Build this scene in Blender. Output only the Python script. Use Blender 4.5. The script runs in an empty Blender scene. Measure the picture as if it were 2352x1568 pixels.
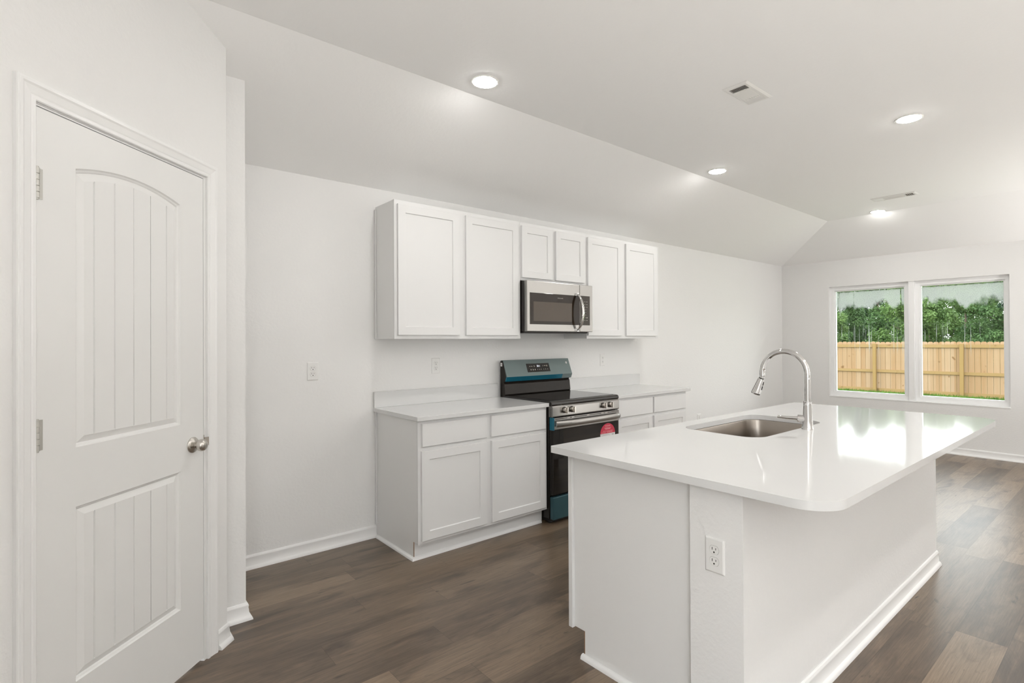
import bpy, bmesh, math, random
from mathutils import Vector, Matrix

SC = bpy.context.scene
COL = SC.collection
random.seed(7)

# ------------------------------------------------------------------ camera
CAM = Vector((0.0, -3.6116, 1.3834))
YAW, PITCH, ROLL = 0.70864, 0.00527, -0.00498
F_PX, PX, PY = 1225.76, 44.97, -7.97
fw = Vector((math.sin(YAW), math.cos(YAW), 0)); rt = Vector((math.cos(YAW), -math.sin(YAW), 0)); up = Vector((0, 0, 1))
fw, up = fw * math.cos(PITCH) + up * math.sin(PITCH), up * math.cos(PITCH) - fw * math.sin(PITCH)
rt, up = rt * math.cos(ROLL) + up * math.sin(ROLL), up * math.cos(ROLL) - rt * math.sin(ROLL)
cd = bpy.data.cameras.new('camera')
cd.sensor_width = 36.0
cd.lens = F_PX * 36.0 / 2352.0
cd.shift_x = -PX / 2352.0
cd.shift_y = PY / 2352.0
cd.clip_start = 0.02
cd.clip_end = 300
cam = bpy.data.objects.new('camera', cd)
cam.matrix_world = Matrix(((rt.x, up.x, -fw.x, CAM.x), (rt.y, up.y, -fw.y, CAM.y), (rt.z, up.z, -fw.z, CAM.z), (0, 0, 0, 1)))
COL.objects.link(cam)
SC.camera = cam

# ------------------------------------------------------------------ key numbers of the room (metres)
H0, H1, XW = 2.474, 2.828, 8.018          # low ceiling edge, flat ceiling, window wall
CREASE = 1.022
SLOPE = (H1 - H0) / CREASE
YF, XL = -7.2, -0.60                      # wall behind the camera, wall on the left

# ------------------------------------------------------------------ sky, lamps, exposure
SC.view_settings.view_transform = 'Standard'
SC.view_settings.look = 'None'
SC.view_settings.exposure = 0.03
SC.view_settings.gamma = 1.0
SC.view_settings.use_curve_mapping = False
SKY = 5.2
LAMP_W = 8.0                              # watts of light from each ceiling lamp
w = bpy.data.worlds.new('overcast_sky')
SC.world = w
w.use_nodes = True
nt = w.node_tree
nt.nodes.clear()
n_out = nt.nodes.new('ShaderNodeOutputWorld'); n_bg = nt.nodes.new('ShaderNodeBackground')
n_tc = nt.nodes.new('ShaderNodeTexCoord'); n_sep = nt.nodes.new('ShaderNodeSeparateXYZ'); n_cr = nt.nodes.new('ShaderNodeValToRGB')
nt.links.new(n_tc.outputs['Generated'], n_sep.inputs[0]); nt.links.new(n_sep.outputs['Z'], n_cr.inputs[0])
nt.links.new(n_cr.outputs[0], n_bg.inputs[0]); nt.links.new(n_bg.outputs[0], n_out.inputs[0])
cr = n_cr.color_ramp
cr.elements[0].position = 0.0; cr.elements[0].color = (0.42, 0.42, 0.39, 1)
cr.elements[1].position = 1.0; cr.elements[1].color = (0.86, 0.93, 1.0, 1)
e = cr.elements.new(0.005); e.color = (0.98, 1.0, 1.0, 1)
n_bg.inputs[1].default_value = SKY


def portal(name, loc, rot, sx, sy):
    l = bpy.data.lights.new(name, 'AREA'); l.shape = 'RECTANGLE'; l.size = sx; l.size_y = sy
    l.cycles.is_portal = True
    o = bpy.data.objects.new(name, l); o.location = loc; o.rotation_euler = rot
    COL.objects.link(o)


portal('daylight_opening', (XW + 0.20, -1.60, 1.36), (0, math.pi / 2, 0), 1.52, 1.92)
FILL_OPENINGS = [(-6.0, -4.0)]           # bare opening added in the unseen left wall for fill daylight (range of y)
for a, b in FILL_OPENINGS:
    portal('daylight_opening', (XL - 0.02, (a + b) / 2, 1.18), (0, -math.pi / 2, 0), 2.1, b - a)


def lamp(x, y):
    l = bpy.data.lights.new('recessed_lamp', 'AREA'); l.shape = 'DISK'; l.size = 0.14; l.energy = LAMP_W
    l.color = (1.0, 0.985, 0.96)
    o = bpy.data.objects.new('recessed_lamp', l); o.location = (x, y, H1 - 0.012)
    COL.objects.link(o)


for x, y in ((1.74, -3.95), (2.95, -3.95), (4.16, -3.95)):
    lamp(x, y)                            # the same lamps over the part of the room behind the camera



def fill_uplight(x, y, watts, z=1.05):
    l = bpy.data.lights.new('fill_uplight', 'AREA'); l.shape = 'DISK'; l.size = 0.4; l.energy = watts
    l.color = (1.0, 0.985, 0.96)
    o = bpy.data.objects.new('fill_uplight', l); o.location = (x, y, z); o.rotation_euler = (math.pi, 0, 0)
    COL.objects.link(o)


for x, y, z, p in ((0.1, -4.6, 1.05, 46), (0.4, -6.4, 1.05, 33), (2.6, -4.9, 1.05, 11), (6.9, -6.4, 1.05, 33), (6.9, -4.8, 0.4, 72)):
    fill_uplight(x, y, p, z)                # unseen uplights added behind the camera to brighten ceiling and walls

# ------------------------------------------------------------------ materials
MATS = {}


def mat(name, color, rough=0.5, metal=0.0, spec=0.5, bump=None, var=0.0, coat=0.0, emit=None):
    m = bpy.data.materials.new(name); m.use_nodes = True
    t = m.node_tree; b = t.nodes['Principled BSDF']
    b.inputs['Base Color'].default_value = (*color, 1)
    b.inputs['Roughness'].default_value = rough
    b.inputs['Metallic'].default_value = metal
    b.inputs['Specular IOR Level'].default_value = spec
    b.inputs['Coat Weight'].default_value = coat
    tc = t.nodes.new('ShaderNodeTexCoord')
    if bump:
        scale, strength, dist, stretch = bump
        mp = t.nodes.new('ShaderNodeMapping'); mp.inputs['Scale'].default_value = stretch
        nz = t.nodes.new('ShaderNodeTexNoise'); nz.inputs['Scale'].default_value = scale; nz.inputs['Detail'].default_value = 3
        bp = t.nodes.new('ShaderNodeBump'); bp.inputs['Strength'].default_value = strength; bp.inputs['Distance'].default_value = dist
        t.links.new(tc.outputs['Object'], mp.inputs[0]); t.links.new(mp.outputs[0], nz.inputs['Vector'])
        t.links.new(nz.outputs['Fac'], bp.inputs['Height']); t.links.new(bp.outputs[0], b.inputs['Normal'])
    if var:
        nz = t.nodes.new('ShaderNodeTexNoise'); nz.inputs['Scale'].default_value = 6.0; nz.inputs['Detail'].default_value = 4
        mx = t.nodes.new('ShaderNodeMix'); mx.data_type = 'RGBA'
        mx.inputs[6].default_value = (*[c * (1 - var) for c in color], 1); mx.inputs[7].default_value = (*[min(1, c * (1 + var)) for c in color], 1)
        t.links.new(tc.outputs['Object'], nz.inputs['Vector']); t.links.new(nz.outputs['Fac'], mx.inputs[0])
        t.links.new(mx.outputs[2], b.inputs['Base Color'])
    if emit:
        b.inputs['Emission Color'].default_value = (*emit[0], 1); b.inputs['Emission Strength'].default_value = emit[1]
    MATS[name] = m
    return m


mat('wall_paint', (0.815, 0.81, 0.80), 0.62, spec=0.3, bump=(60, 0.28, 0.005, (1, 1, 1)))
mat('ceiling_paint', (0.93, 0.925, 0.915), 0.75, spec=0.25, bump=(45, 0.18, 0.004, (1, 1, 1)))
mat('trim_white', (0.84, 0.837, 0.83), 0.32)
mat('door_white', (0.80, 0.797, 0.785), 0.38)
mat('cabinet_white', (0.765, 0.763, 0.757), 0.36, bump=(90, 0.04, 0.001, (1, 1, 1)))
mat('cabinet_side', (0.80, 0.795, 0.785), 0.42)
mat('raw_board', (0.30, 0.19, 0.12), 0.8)
mat('quartz', (0.70, 0.70, 0.695), 0.07, spec=0.55, var=0.012)
mat('plastic_white', (0.80, 0.795, 0.78), 0.35)
mat('slot_dark', (0.03, 0.028, 0.025), 0.6)
mat('stainless', (0.36, 0.35, 0.335), 0.27, metal=1.0, bump=(60, 0.05, 0.001, (1, 1, 40)))
mat('sink_steel', (0.36, 0.325, 0.29), 0.30, metal=1.0, bump=(60, 0.06, 0.001, (1, 40, 1)))
mat('satin_nickel', (0.60, 0.57, 0.53), 0.24, metal=1.0)
mat('chrome', (0.68, 0.67, 0.66), 0.04, metal=1.0)
mat('hinge_paint', (0.52, 0.51, 0.475), 0.32, metal=0.5)
mat('black_glass', (0.010, 0.009, 0.008), 0.035, spec=0.55)
mat('black_enamel', (0.014, 0.011, 0.009), 0.22)
mat('black_matte', (0.012, 0.011, 0.010), 0.6)
mat('black_plate', (0.018, 0.014, 0.011), 0.30, spec=0.25)
mat('bronze_glass', (0.026, 0.018, 0.012), 0.06, spec=0.28)
mat('tinted_window', (0.095, 0.075, 0.057), 0.12, spec=0.28)
mat('keypad_glass', (0.045, 0.037, 0.028), 0.20, spec=0.3)
mat('teal_film', (0.185, 0.232, 0.235), 0.30, metal=0.55, bump=(22, 0.12, 0.003, (1, 1, 3)))
mat('blue_film', (0.008, 0.13, 0.20), 0.28, metal=0.2)
mat('deep_teal_film', (0.042, 0.105, 0.125), 0.28, metal=0.35, bump=(30, 0.2, 0.003, (1, 1, 1)))
mat('sticker_red', (0.60, 0.030, 0.070), 0.4)
mat('sticker_pale', (0.80, 0.78, 0.77), 0.5)
mat('print_pink', (0.86, 0.45, 0.45), 0.5)
mat('gap_grey', (0.30, 0.29, 0.27), 0.6)
mat('print_grey', (0.45, 0.45, 0.46), 0.5)
mat('print_light', (0.42, 0.39, 0.34), 0.5)
mat('display_digits', (0.5, 0.5, 0.5), 0.5, emit=((0.85, 0.9, 1.0), 0.8))
mat('vinyl_white', (0.90, 0.90, 0.90), 0.35)
mat('lamp_lens', (0.9, 0.9, 0.88), 0.4, emit=((1.0, 0.985, 0.96), LAMP_W / (math.pi * math.pi * 0.066 ** 2 * 1.08)))
mat('vent_white', (0.81, 0.80, 0.775), 0.4)
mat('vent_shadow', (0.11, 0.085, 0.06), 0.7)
mat('bark', (0.20, 0.15, 0.11), 0.9, bump=(12, 0.6, 0.02, (1, 1, 0.2)))


def mat_floor():
    m = bpy.data.materials.new('wood_planks'); m.use_nodes = True; t = m.node_tree; b = t.nodes['Principled BSDF']
    N = t.nodes.new; L = t.links.new
    tc = N('ShaderNodeTexCoord')
    sp = N('ShaderNodeSeparateXYZ'); L(tc.outputs['Object'], sp.inputs[0])

    def m_(op, a, b_=None):
        x = N('ShaderNodeMath'); x.operation = op
        for i, q in enumerate((a, b_)):
            if q is None: continue
            if isinstance(q, (int, float)): x.inputs[i].default_value = q
            else: L(q, x.inputs[i])
        return x.outputs[0]

    PW, PL = 0.1855, 1.22                                 # plank width and length
    yq = m_('DIVIDE', m_('ADD', sp.outputs['Y'], 0.023), PW)
    row = m_('FLOOR', yq); fy = m_('SUBTRACT', yq, row)
    stag = N('ShaderNodeValToRGB'); stag.color_ramp.interpolation = 'CONSTANT'
    rng = random.Random(12)
    known = {-9: 1.005, -8: 0.104, -7: 0.851, -6: 0.299, -5: 1.146, -4: 0.538}
    while len(stag.color_ramp.elements) < 31: stag.color_ramp.elements.new(0.5)
    for k, el in enumerate(stag.color_ramp.elements):
        r_ = k - 26; v = known.get(r_, rng.uniform(0, PL)) / PL
        el.position = k / 31.0; el.color = (v, v, v, 1)
    L(m_('DIVIDE', m_('ADD', row, 26.5), 31.0), stag.inputs[0])
    xq = m_('SUBTRACT', m_('DIVIDE', sp.outputs['X'], PL), stag.outputs[0])
    col_ = m_('FLOOR', xq); fx = m_('SUBTRACT', xq, col_)
    idv = N('ShaderNodeCombineXYZ'); L(row, idv.inputs[0]); L(col_, idv.inputs[1])
    wn = N('ShaderNodeTexWhiteNoise'); wn.noise_dimensions = '2D'; L(idv.outputs[0], wn.inputs['Vector'])
    tone = wn.outputs['Value']
    ey = m_('MULTIPLY', m_('MINIMUM', fy, m_('SUBTRACT', 1.0, fy)), PW)
    ex = m_('MULTIPLY', m_('MINIMUM', fx, m_('SUBTRACT', 1.0, fx)), PL)
    seam_d = m_('MINIMUM', ey, ex)
    sm_ = N('ShaderNodeMapRange'); sm_.inputs[1].default_value = 0.0003; sm_.inputs[2].default_value = 0.0013; L(seam_d, sm_.inputs[0])
    cb = N('ShaderNodeCombineXYZ'); L(sp.outputs['X'], cb.inputs['X']); L(sp.outputs['Y'], cb.inputs['Y']); L(m_('MULTIPLY', tone, 53.0), cb.inputs['Z'])

    def noise(scale, detail, rough, dist=0.0):
        mp = N('ShaderNodeMapping'); mp.inputs['Scale'].default_value = scale; L(cb.outputs[0], mp.inputs[0])
        nz = N('ShaderNodeTexNoise'); nz.inputs['Scale'].default_value = 1.0; nz.inputs['Detail'].default_value = detail
        nz.inputs['Roughness'].default_value = rough; nz.inputs['Distortion'].default_value = dist
        L(mp.outputs[0], nz.inputs['Vector']); return nz

    def ramp(src, p0, p1, c0=(0, 0, 0, 1), c1=(1, 1, 1, 1)):
        r = N('ShaderNodeValToRGB'); r.color_ramp.elements[0].position = p0; r.color_ramp.elements[1].position = p1
        r.color_ramp.elements[0].color = c0; r.color_ramp.elements[1].color = c1; L(src, r.inputs[0]); return r

    def mix(fac, a, bcol, mode='MIX', f=None):
        x = N('ShaderNodeMix'); x.data_type = 'RGBA'; x.blend_type = mode
        if f is not None: x.inputs[0].default_value = f
        else: L(fac, x.inputs[0])
        for i, s in ((6, a), (7, bcol)):
            if isinstance(s, tuple): x.inputs[i].default_value = s
            else: L(s, x.inputs[i])
        return x.outputs[2]

    DK, LT = (0.060, 0.041, 0.027, 1), (0.270, 0.196, 0.133, 1)
    base = N('ShaderNodeValToRGB'); L(tone, base.inputs[0])
    base.color_ramp.elements[0].position = 0.0; base.color_ramp.elements[0].color = (0.072, 0.050, 0.033, 1)
    base.color_ramp.elements[1].position = 1.0; base.color_ramp.elements[1].color = (0.245, 0.178, 0.120, 1)
    fig = noise((1.3, 8.0, 1.0), 5, 0.62, 1.4)            # broad cathedral figure
    c = mix(ramp(fig.outputs['Fac'], 0.40, 0.68).outputs[0], base.outputs[0], LT)
    c = mix(None, base.outputs[0], c, f=0.50)
    dark = noise((1.3, 5.0, 1.0), 4, 0.6, 1.0)            # smoky dark areas
    c = mix(ramp(dark.outputs['Fac'], 0.50, 0.72).outputs[0], c, DK)
    swirl = noise((6.0, 24.0, 1.0), 4, 0.65, 2.2)         # figure close to the knots
    c = mix(ramp(swirl.outputs['Fac'], 0.56, 0.76, (0, 0, 0, 1), (0.42, 0.42, 0.42, 1)).outputs[0], c, (0.052, 0.035, 0.022, 1))
    knot = noise((4.5, 11.0, 1.0), 2, 0.4, 1.6)           # knots
    c = mix(ramp(knot.outputs['Fac'], 0.71, 0.78).outputs[0], c, (0.045, 0.030, 0.019, 1))
    grain = noise((5.0, 170.0, 1.0), 6, 0.72, 0.3)        # fine grain
    c = mix(None, c, ramp(grain.outputs['Fac'], 0.30, 0.72, (0.52, 0.50, 0.48, 1), (1.30, 1.30, 1.30, 1)).outputs[0], 'MULTIPLY', f=0.8)
    c = mix(None, c, ramp(sm_.outputs[0], 0.0, 1.0, (0.50, 0.47, 0.45, 1), (1, 1, 1, 1)).outputs[0], 'MULTIPLY', f=1.0)
    L(c, b.inputs['Base Color'])
    b.inputs['Roughness'].default_value = 0.35
    b.inputs['Specular IOR Level'].default_value = 0.68
    MATS['wood_planks'] = m


mat_floor()


def mat_wood(name, c0, c1, rough=0.75, per_board=0.147, axis='Y', along=(14.0, 14.0, 1.2)):
    """fresh sawn pine: a tint per board, grain along the board, a few knots"""
    m = bpy.data.materials.new(name); m.use_nodes = True; t = m.node_tree; b = t.nodes['Principled BSDF']
    N = t.nodes.new; L = t.links.new
    tc = N('ShaderNodeTexCoord'); sp = N('ShaderNodeSeparateXYZ'); L(tc.outputs['Object'], sp.inputs[0])
    dv = N('ShaderNodeMath'); dv.operation = 'DIVIDE'; dv.inputs[1].default_value = per_board; L(sp.outputs[axis], dv.inputs[0])
    fl = N('ShaderNodeMath'); fl.operation = 'FLOOR'; L(dv.outputs[0], fl.inputs[0])
    wn = N('ShaderNodeTexWhiteNoise'); wn.noise_dimensions = '1D'; L(fl.outputs[0], wn.inputs['W'])
    mp = N('ShaderNodeMapping'); mp.inputs['Scale'].default_value = along; L(tc.outputs['Object'], mp.inputs[0])
    nz = N('ShaderNodeTexNoise'); nz.inputs['Scale'].default_value = 1.0; nz.inputs['Detail'].default_value = 4; L(mp.outputs[0], nz.inputs['Vector'])
    ad = N('ShaderNodeMath'); ad.operation = 'ADD'; L(wn.outputs['Value'], ad.inputs[0]); L(nz.outputs['Fac'], ad.inputs[1])
    hf = N('ShaderNodeMath'); hf.operation = 'MULTIPLY'; hf.inputs[1].default_value = 0.5; L(ad.outputs[0], hf.inputs[0])
    mx = N('ShaderNodeMix'); mx.data_type = 'RGBA'; mx.inputs[6].default_value = (*c0, 1); mx.inputs[7].default_value = (*c1, 1); L(hf.outputs[0], mx.inputs[0])
    kn = N('ShaderNodeTexNoise'); kn.inputs['Scale'].default_value = 5.5; kn.inputs['Detail'].default_value = 1; L(tc.outputs['Object'], kn.inputs['Vector'])
    kr = N('ShaderNodeValToRGB'); kr.color_ramp.elements[0].position = 0.70; kr.color_ramp.elements[1].position = 0.76; L(kn.outputs['Fac'], kr.inputs[0])
    m2 = N('ShaderNodeMix'); m2.data_type = 'RGBA'; L(kr.outputs[0], m2.inputs[0]); L(mx.outputs[2], m2.inputs[6]); m2.inputs[7].default_value = (0.20, 0.11, 0.05, 1)
    L(m2.outputs[2], b.inputs['Base Color']); b.inputs['Roughness'].default_value = rough; b.inputs['Specular IOR Level'].default_value = 0.2
    MATS[name] = m


mat_wood('pine_pickets', (0.275, 0.155, 0.070), (0.385, 0.272, 0.180))
mat_wood('pine_rails', (0.255, 0.160, 0.066), (0.315, 0.205, 0.092), along=(14, 1.2, 14), per_board=50)
mat_wood('pine_posts', (0.240, 0.150, 0.052), (0.300, 0.192, 0.080), per_board=50)


def mat_leaf(name, c0, c1):
    m = bpy.data.materials.new(name); m.use_nodes = True; t = m.node_tree; b = t.nodes['Principled BSDF']
    N = t.nodes.new; L = t.links.new
    tc = N('ShaderNodeTexCoord'); nz = N('ShaderNodeTexNoise'); nz.inputs['Scale'].default_value = 1.7; nz.inputs['Detail'].default_value = 5
    L(tc.outputs['Object'], nz.inputs['Vector'])
    cr = N('ShaderNodeValToRGB'); cr.color_ramp.elements[0].position = 0.32; cr.color_ramp.elements[1].position = 0.68
    cr.color_ramp.elements[0].color = (*c0, 1); cr.color_ramp.elements[1].color = (*c1, 1)
    L(nz.outputs['Fac'], cr.inputs[0]); L(cr.outputs[0], b.inputs['Base Color'])
    b.inputs['Roughness'].default_value = 0.6; b.inputs['Specular IOR Level'].default_value = 0.25
    tr = N('ShaderNodeBsdfTranslucent'); L(cr.outputs[0], tr.inputs['Color'])
    mx = N('ShaderNodeMixShader'); mx.inputs[0].default_value = 0.35
    L(b.outputs[0], mx.inputs[1]); L(tr.outputs[0], mx.inputs[2]); L(mx.outputs[0], t.nodes['Material Output'].inputs[0])
    MATS[name] = m


mat_leaf('leaf_bright', (0.070, 0.135, 0.030), (0.175, 0.270, 0.085))
mat_leaf('leaf_mid', (0.050, 0.105, 0.032), (0.125, 0.215, 0.072))
mat_leaf('leaf_dark', (0.032, 0.075, 0.040), (0.080, 0.155, 0.080))
mat_leaf('grass_green', (0.050, 0.120, 0.012), (0.120, 0.235, 0.034))


def mat_pane():
    """clear glass with a band of condensation along the top, drips and water marks below"""
    m = bpy.data.materials.new('misted_glass'); m.use_nodes = True; t = m.node_tree
    N = t.nodes.new; L = t.links.new
    t.nodes.remove(t.nodes['Principled BSDF'])
    tc = N('ShaderNodeTexCoord'); sp = N('ShaderNodeSeparateXYZ'); L(tc.outputs['Object'], sp.inputs[0])

    def noise(scale, detail=3, rough=0.5):
        mp = N('ShaderNodeMapping'); mp.inputs['Scale'].default_value = scale; L(tc.outputs['Object'], mp.inputs[0])
        nz = N('ShaderNodeTexNoise'); nz.inputs['Scale'].default_value = 1; nz.inputs['Detail'].default_value = detail; nz.inputs['Roughness'].default_value = rough
        L(mp.outputs[0], nz.inputs['Vector']); return nz.outputs['Fac']

    def math_(op, a, b=None, c=None):
        x = N('ShaderNodeMath'); x.operation = op
        for i, s in enumerate((a, b, c)):
            if s is None: continue
            if isinstance(s, (int, float)): x.inputs[i].default_value = s
            else: L(s, x.inputs[i])
        return x.outputs[0]

    def mr(v, a, b, c=0.0, d=1.0):
        x = N('ShaderNodeMapRange'); x.interpolation_type = 'SMOOTHSTEP'
        for i, s in enumerate((v, a, b, c, d)):
            if isinstance(s, (int, float)): x.inputs[i].default_value = s
            else: L(s, x.inputs[i])
        return x.outputs[0]

    z = sp.outputs['Z']
    edge = math_('ADD', z, math_('MULTIPLY', math_('SUBTRACT', noise((1, 5, 2), 4, 0.6), 0.5), 0.42))
    band = mr(edge, 1.80, 1.88)                                   # misted from here up
    top = mr(math_('ADD', z, math_('MULTIPLY', noise((1, 14, 3)), 0.03)), 2.035, 2.055, 1.0, 0.15)   # clear rim at the very top
    run = mr(noise((1, 26, 0.35), 2), 0.62, 0.67, 1.0, 0.12)      # clear tracks where drops ran down
    speck = mr(noise((1, 110, 110), 2), 0.30, 0.55, 0.78, 1.0)
    mist = math_('MULTIPLY', math_('MULTIPLY', band, top), math_('MULTIPLY', run, speck))
    drip_n = mr(noise((1, 75, 1.1), 3, 0.6), 0.605, 0.66)
    drip_z = math_('MULTIPLY', mr(z, 1.15, 1.32), mr(z, 1.45, 1.62, 1.0, 0.0))
    drip = math_('MULTIPLY', math_('MULTIPLY', drip_n, drip_z), 0.75)
    blot = math_('MULTIPLY', math_('MULTIPLY', mr(noise((1, 16, 9), 5, 0.75), 0.63, 0.69), mr(z, 1.42, 1.56)), 0.55)
    fac = math_('MAXIMUM', math_('MAXIMUM', math_('MULTIPLY', mist, 0.80), drip), blot)
    fac = math_('MULTIPLY', fac, 0.62)                            # the ray meets both faces of the pane
    clear = N('ShaderNodeBsdfTransparent'); clear.inputs[0].default_value = (0.97, 0.985, 0.975, 1)
    gl = N('ShaderNodeBsdfGlossy'); gl.inputs['Roughness'].default_value = 0.02
    fr = N('ShaderNodeFresnel'); fr.inputs['IOR'].default_value = 1.25
    g = N('ShaderNodeMixShader'); L(fr.outputs[0], g.inputs[0]); L(clear.outputs[0], g.inputs[1]); L(gl.outputs[0], g.inputs[2])
    tl = N('ShaderNodeBsdfTranslucent'); tl.inputs[0].default_value = (0.50, 0.52, 0.51, 1)
    df = N('ShaderNodeBsdfDiffuse'); df.inputs[0].default_value = (0.80, 0.82, 0.81, 1)
    wt = N('ShaderNodeMixShader'); wt.inputs[0].default_value = 0.4; L(tl.outputs[0], wt.inputs[1]); L(df.outputs[0], wt.inputs[2])
    o = N('ShaderNodeMixShader'); L(fac, o.inputs[0]); L(g.outputs[0], o.inputs[1]); L(wt.outputs[0], o.inputs[2])
    L(o.outputs[0], t.nodes['Material Output'].inputs[0])
    MATS['misted_glass'] = m


mat_pane()
mat('clear_glass', (0.9, 0.9, 0.9), 0.02)

# ------------------------------------------------------------------ mesh helpers


def B():
    return bmesh.new()


def box(bm, x0, x1, y0, y1, z0, z1):
    v = [bm.verts.new((x, y, z)) for x in (x0, x1) for y in (y0, y1) for z in (z0, z1)]
    for f in ((0, 1, 3, 2), (4, 6, 7, 5), (0, 4, 5, 1), (2, 3, 7, 6), (0, 2, 6, 4), (1, 5, 7, 3)):
        bm.faces.new([v[i] for i in f])
    return bm


def prism(bm, pts, ext):
    """closed polygon (3D points) pushed along the vector ext"""
    a = [bm.verts.new(p) for p in pts]; ext = Vector(ext)
    b = [bm.verts.new(Vector(p) + ext) for p in pts]
    n = len(a)
    bm.faces.new(a); bm.faces.new(b[::-1])
    for i in range(n):
        bm.faces.new((a[i], a[(i + 1) % n], b[(i + 1) % n], b[i]))
    return bm


def loft(bm, rings, closed=True, cap0=True, cap1=True):
    """rings: lists of 3D points of equal length"""
    vs = [[bm.verts.new(p) for p in r] for r in rings]
    n = len(vs[0])
    for a, b in zip(vs, vs[1:]):
        for i in range(n if closed else n - 1):
            j = (i + 1) % n
            bm.faces.new((a[i], a[j], b[j], b[i]))
    if cap0: bm.faces.new(vs[0][::-1])
    if cap1: bm.faces.new(vs[-1])
    return bm


def lathe(bm, prof, M=Matrix(), seg=32, cap=True):
    """prof: (radius, height) along local z, placed by M"""
    rings = [[M @ Vector((r * math.cos(2 * math.pi * k / seg), r * math.sin(2 * math.pi * k / seg), h)) for k in range(seg)] for r, h in prof]
    return loft(bm, rings, True, cap, cap)


def tube(bm, pts, rad, seg=16, cap=True):
    pts = [Vector(p) for p in pts]
    rads = rad if isinstance(rad, (list, tuple)) else [rad] * len(pts)
    rings = []; prev = None
    for i, p in enumerate(pts):
        d = (pts[min(i + 1, len(pts) - 1)] - pts[max(i - 1, 0)]).normalized()
        a = prev if prev is not None else (Vector((1, 0, 0)) if abs(d.x) < 0.9 else Vector((0, 1, 0)))
        a = (a - d * a.dot(d)).normalized(); b = d.cross(a); prev = a
        rings.append([p + (a * math.cos(2 * math.pi * k / seg) + b * math.sin(2 * math.pi * k / seg)) * rads[i] for k in range(seg)])
    return loft(bm, rings, True, cap, cap)


def rrect(x0, x1, y0, y1, r, n=8):
    """rounded rectangle outline, ccw; r may be 4 radii (SW, SE, NE, NW)"""
    rs = r if isinstance(r, (list, tuple)) else [r] * 4
    out = []
    for (cx, cy, a0, rr) in ((x0 + rs[0], y0 + rs[0], 180, rs[0]), (x1 - rs[1], y0 + rs[1], 270, rs[1]), (x1 - rs[2], y1 - rs[2], 0, rs[2]), (x0 + rs[3], y1 - rs[3], 90, rs[3])):
        for k in range(n + 1):
            a = math.radians(a0 + 90 * k / n)
            out.append((cx + rr * math.cos(a), cy + rr * math.sin(a)))
    return out


def slab(bm, outer, holes, z0, z1):
    """flat plate in plan with holes (each hole well inside the outline)"""
    loops = [outer] + holes
    if not holes:
        return prism(bm, [(x, y, z0) for x, y in outer], (0, 0, z1 - z0))
    top = [[bm.verts.new((x, y, z1)) for x, y in lp] for lp in loops]
    bot = [[bm.verts.new((x, y, z0)) for x, y in lp] for lp in loops]
    for vs_ in (top, bot):
        es = [bm.edges.new((l[i], l[(i + 1) % len(l)])) for l in vs_ for i in range(len(l))]
        fs = [g for g in bmesh.ops.triangle_fill(bm, use_beauty=True, use_dissolve=False, edges=es, normal=(0, 0, 1))['geom'] if isinstance(g, bmesh.types.BMFace)]
        hs = [set(l) for l in vs_[1:]]
        bmesh.ops.delete(bm, geom=[f for f in fs if any(set(f.verts) <= h for h in hs)], context='FACES_ONLY')
    for a, b in zip(top, bot):
        for i in range(len(a)):
            j = (i + 1) % len(a)
            bm.faces.new((a[i], a[j], b[j], b[i]))
    return bm


def sweep(bm, path, prof, inward=False):
    """profile (t = distance out of the wall, z) swept along a floor polyline; room lies to the right of the path"""
    P = [Vector(p) for p in path]
    rows = []
    for i, p in enumerate(P):
        ns = []
        if i > 0:
            d = (P[i] - P[i - 1]).normalized(); ns.append(Vector((d.y, -d.x)))
        if i < len(P) - 1:
            d = (P[i + 1] - P[i]).normalized(); ns.append(Vector((d.y, -d.x)))
        if len(ns) == 1: off = ns[0]
        else:
            s = ns[0] + ns[1]; off = s * (2.0 / s.length_squared)
        rows.append([(p.x + off.x * t, p.y + off.y * t, z) for t, z in prof])
    return loft(bm, rows, True, True, True)


def obj(name, bm, m, parent=None, bevel=0.0, smooth=False, seg=2, angle=35):
    bmesh.ops.recalc_face_normals(bm, faces=bm.faces)
    me = bpy.data.meshes.new(name); bm.to_mesh(me); bm.free()
    if m: me.materials.append(MATS[m])
    o = bpy.data.objects.new(name, me); COL.objects.link(o)
    if parent is not None:
        o.parent = parent
        if parent.type == 'EMPTY':
            o.matrix_parent_inverse = Matrix.Translation(-parent.location)
    if smooth:
        for p in me.polygons: p.use_smooth = True
        try: me.set_sharp_from_angle(angle=math.radians(angle))
        except Exception: pass
    if bevel:
        b = o.modifiers.new('edge', 'BEVEL'); b.width = bevel; b.segments = seg; b.limit_method = 'ANGLE'; b.angle_limit = math.radians(40)
        b.harden_normals = False
    return o


def tag(o, label, cat, group=None, kind=None):
    o['label'] = label; o['category'] = cat
    if group: o['group'] = group
    if kind: o['kind'] = kind
    return o


def thing(name, label, cat, loc, group=None):
    o = bpy.data.objects.new(name, None); o.location = loc; o.empty_display_size = 0.1
    COL.objects.link(o)
    return tag(o, label, cat, group)


def struct(name, bm, m, parent=None, **k):
    o = obj(name, bm, m, parent, **k)
    if parent is None: o['kind'] = 'structure'
    return o


def dup(root, delta, label, group=None):
    r = root.copy(); COL.objects.link(r); r.location = root.location + Vector(delta); r['label'] = label
    if group: r['group'] = group
    for ch in list(root.children):
        c = ch.copy(); COL.objects.link(c); c.parent = r; c.matrix_parent_inverse = ch.matrix_parent_inverse.copy()
        for g in list(ch.children):
            d = g.copy(); COL.objects.link(d); d.parent = c; d.matrix_parent_inverse = g.matrix_parent_inverse.copy()
    return r


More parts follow.
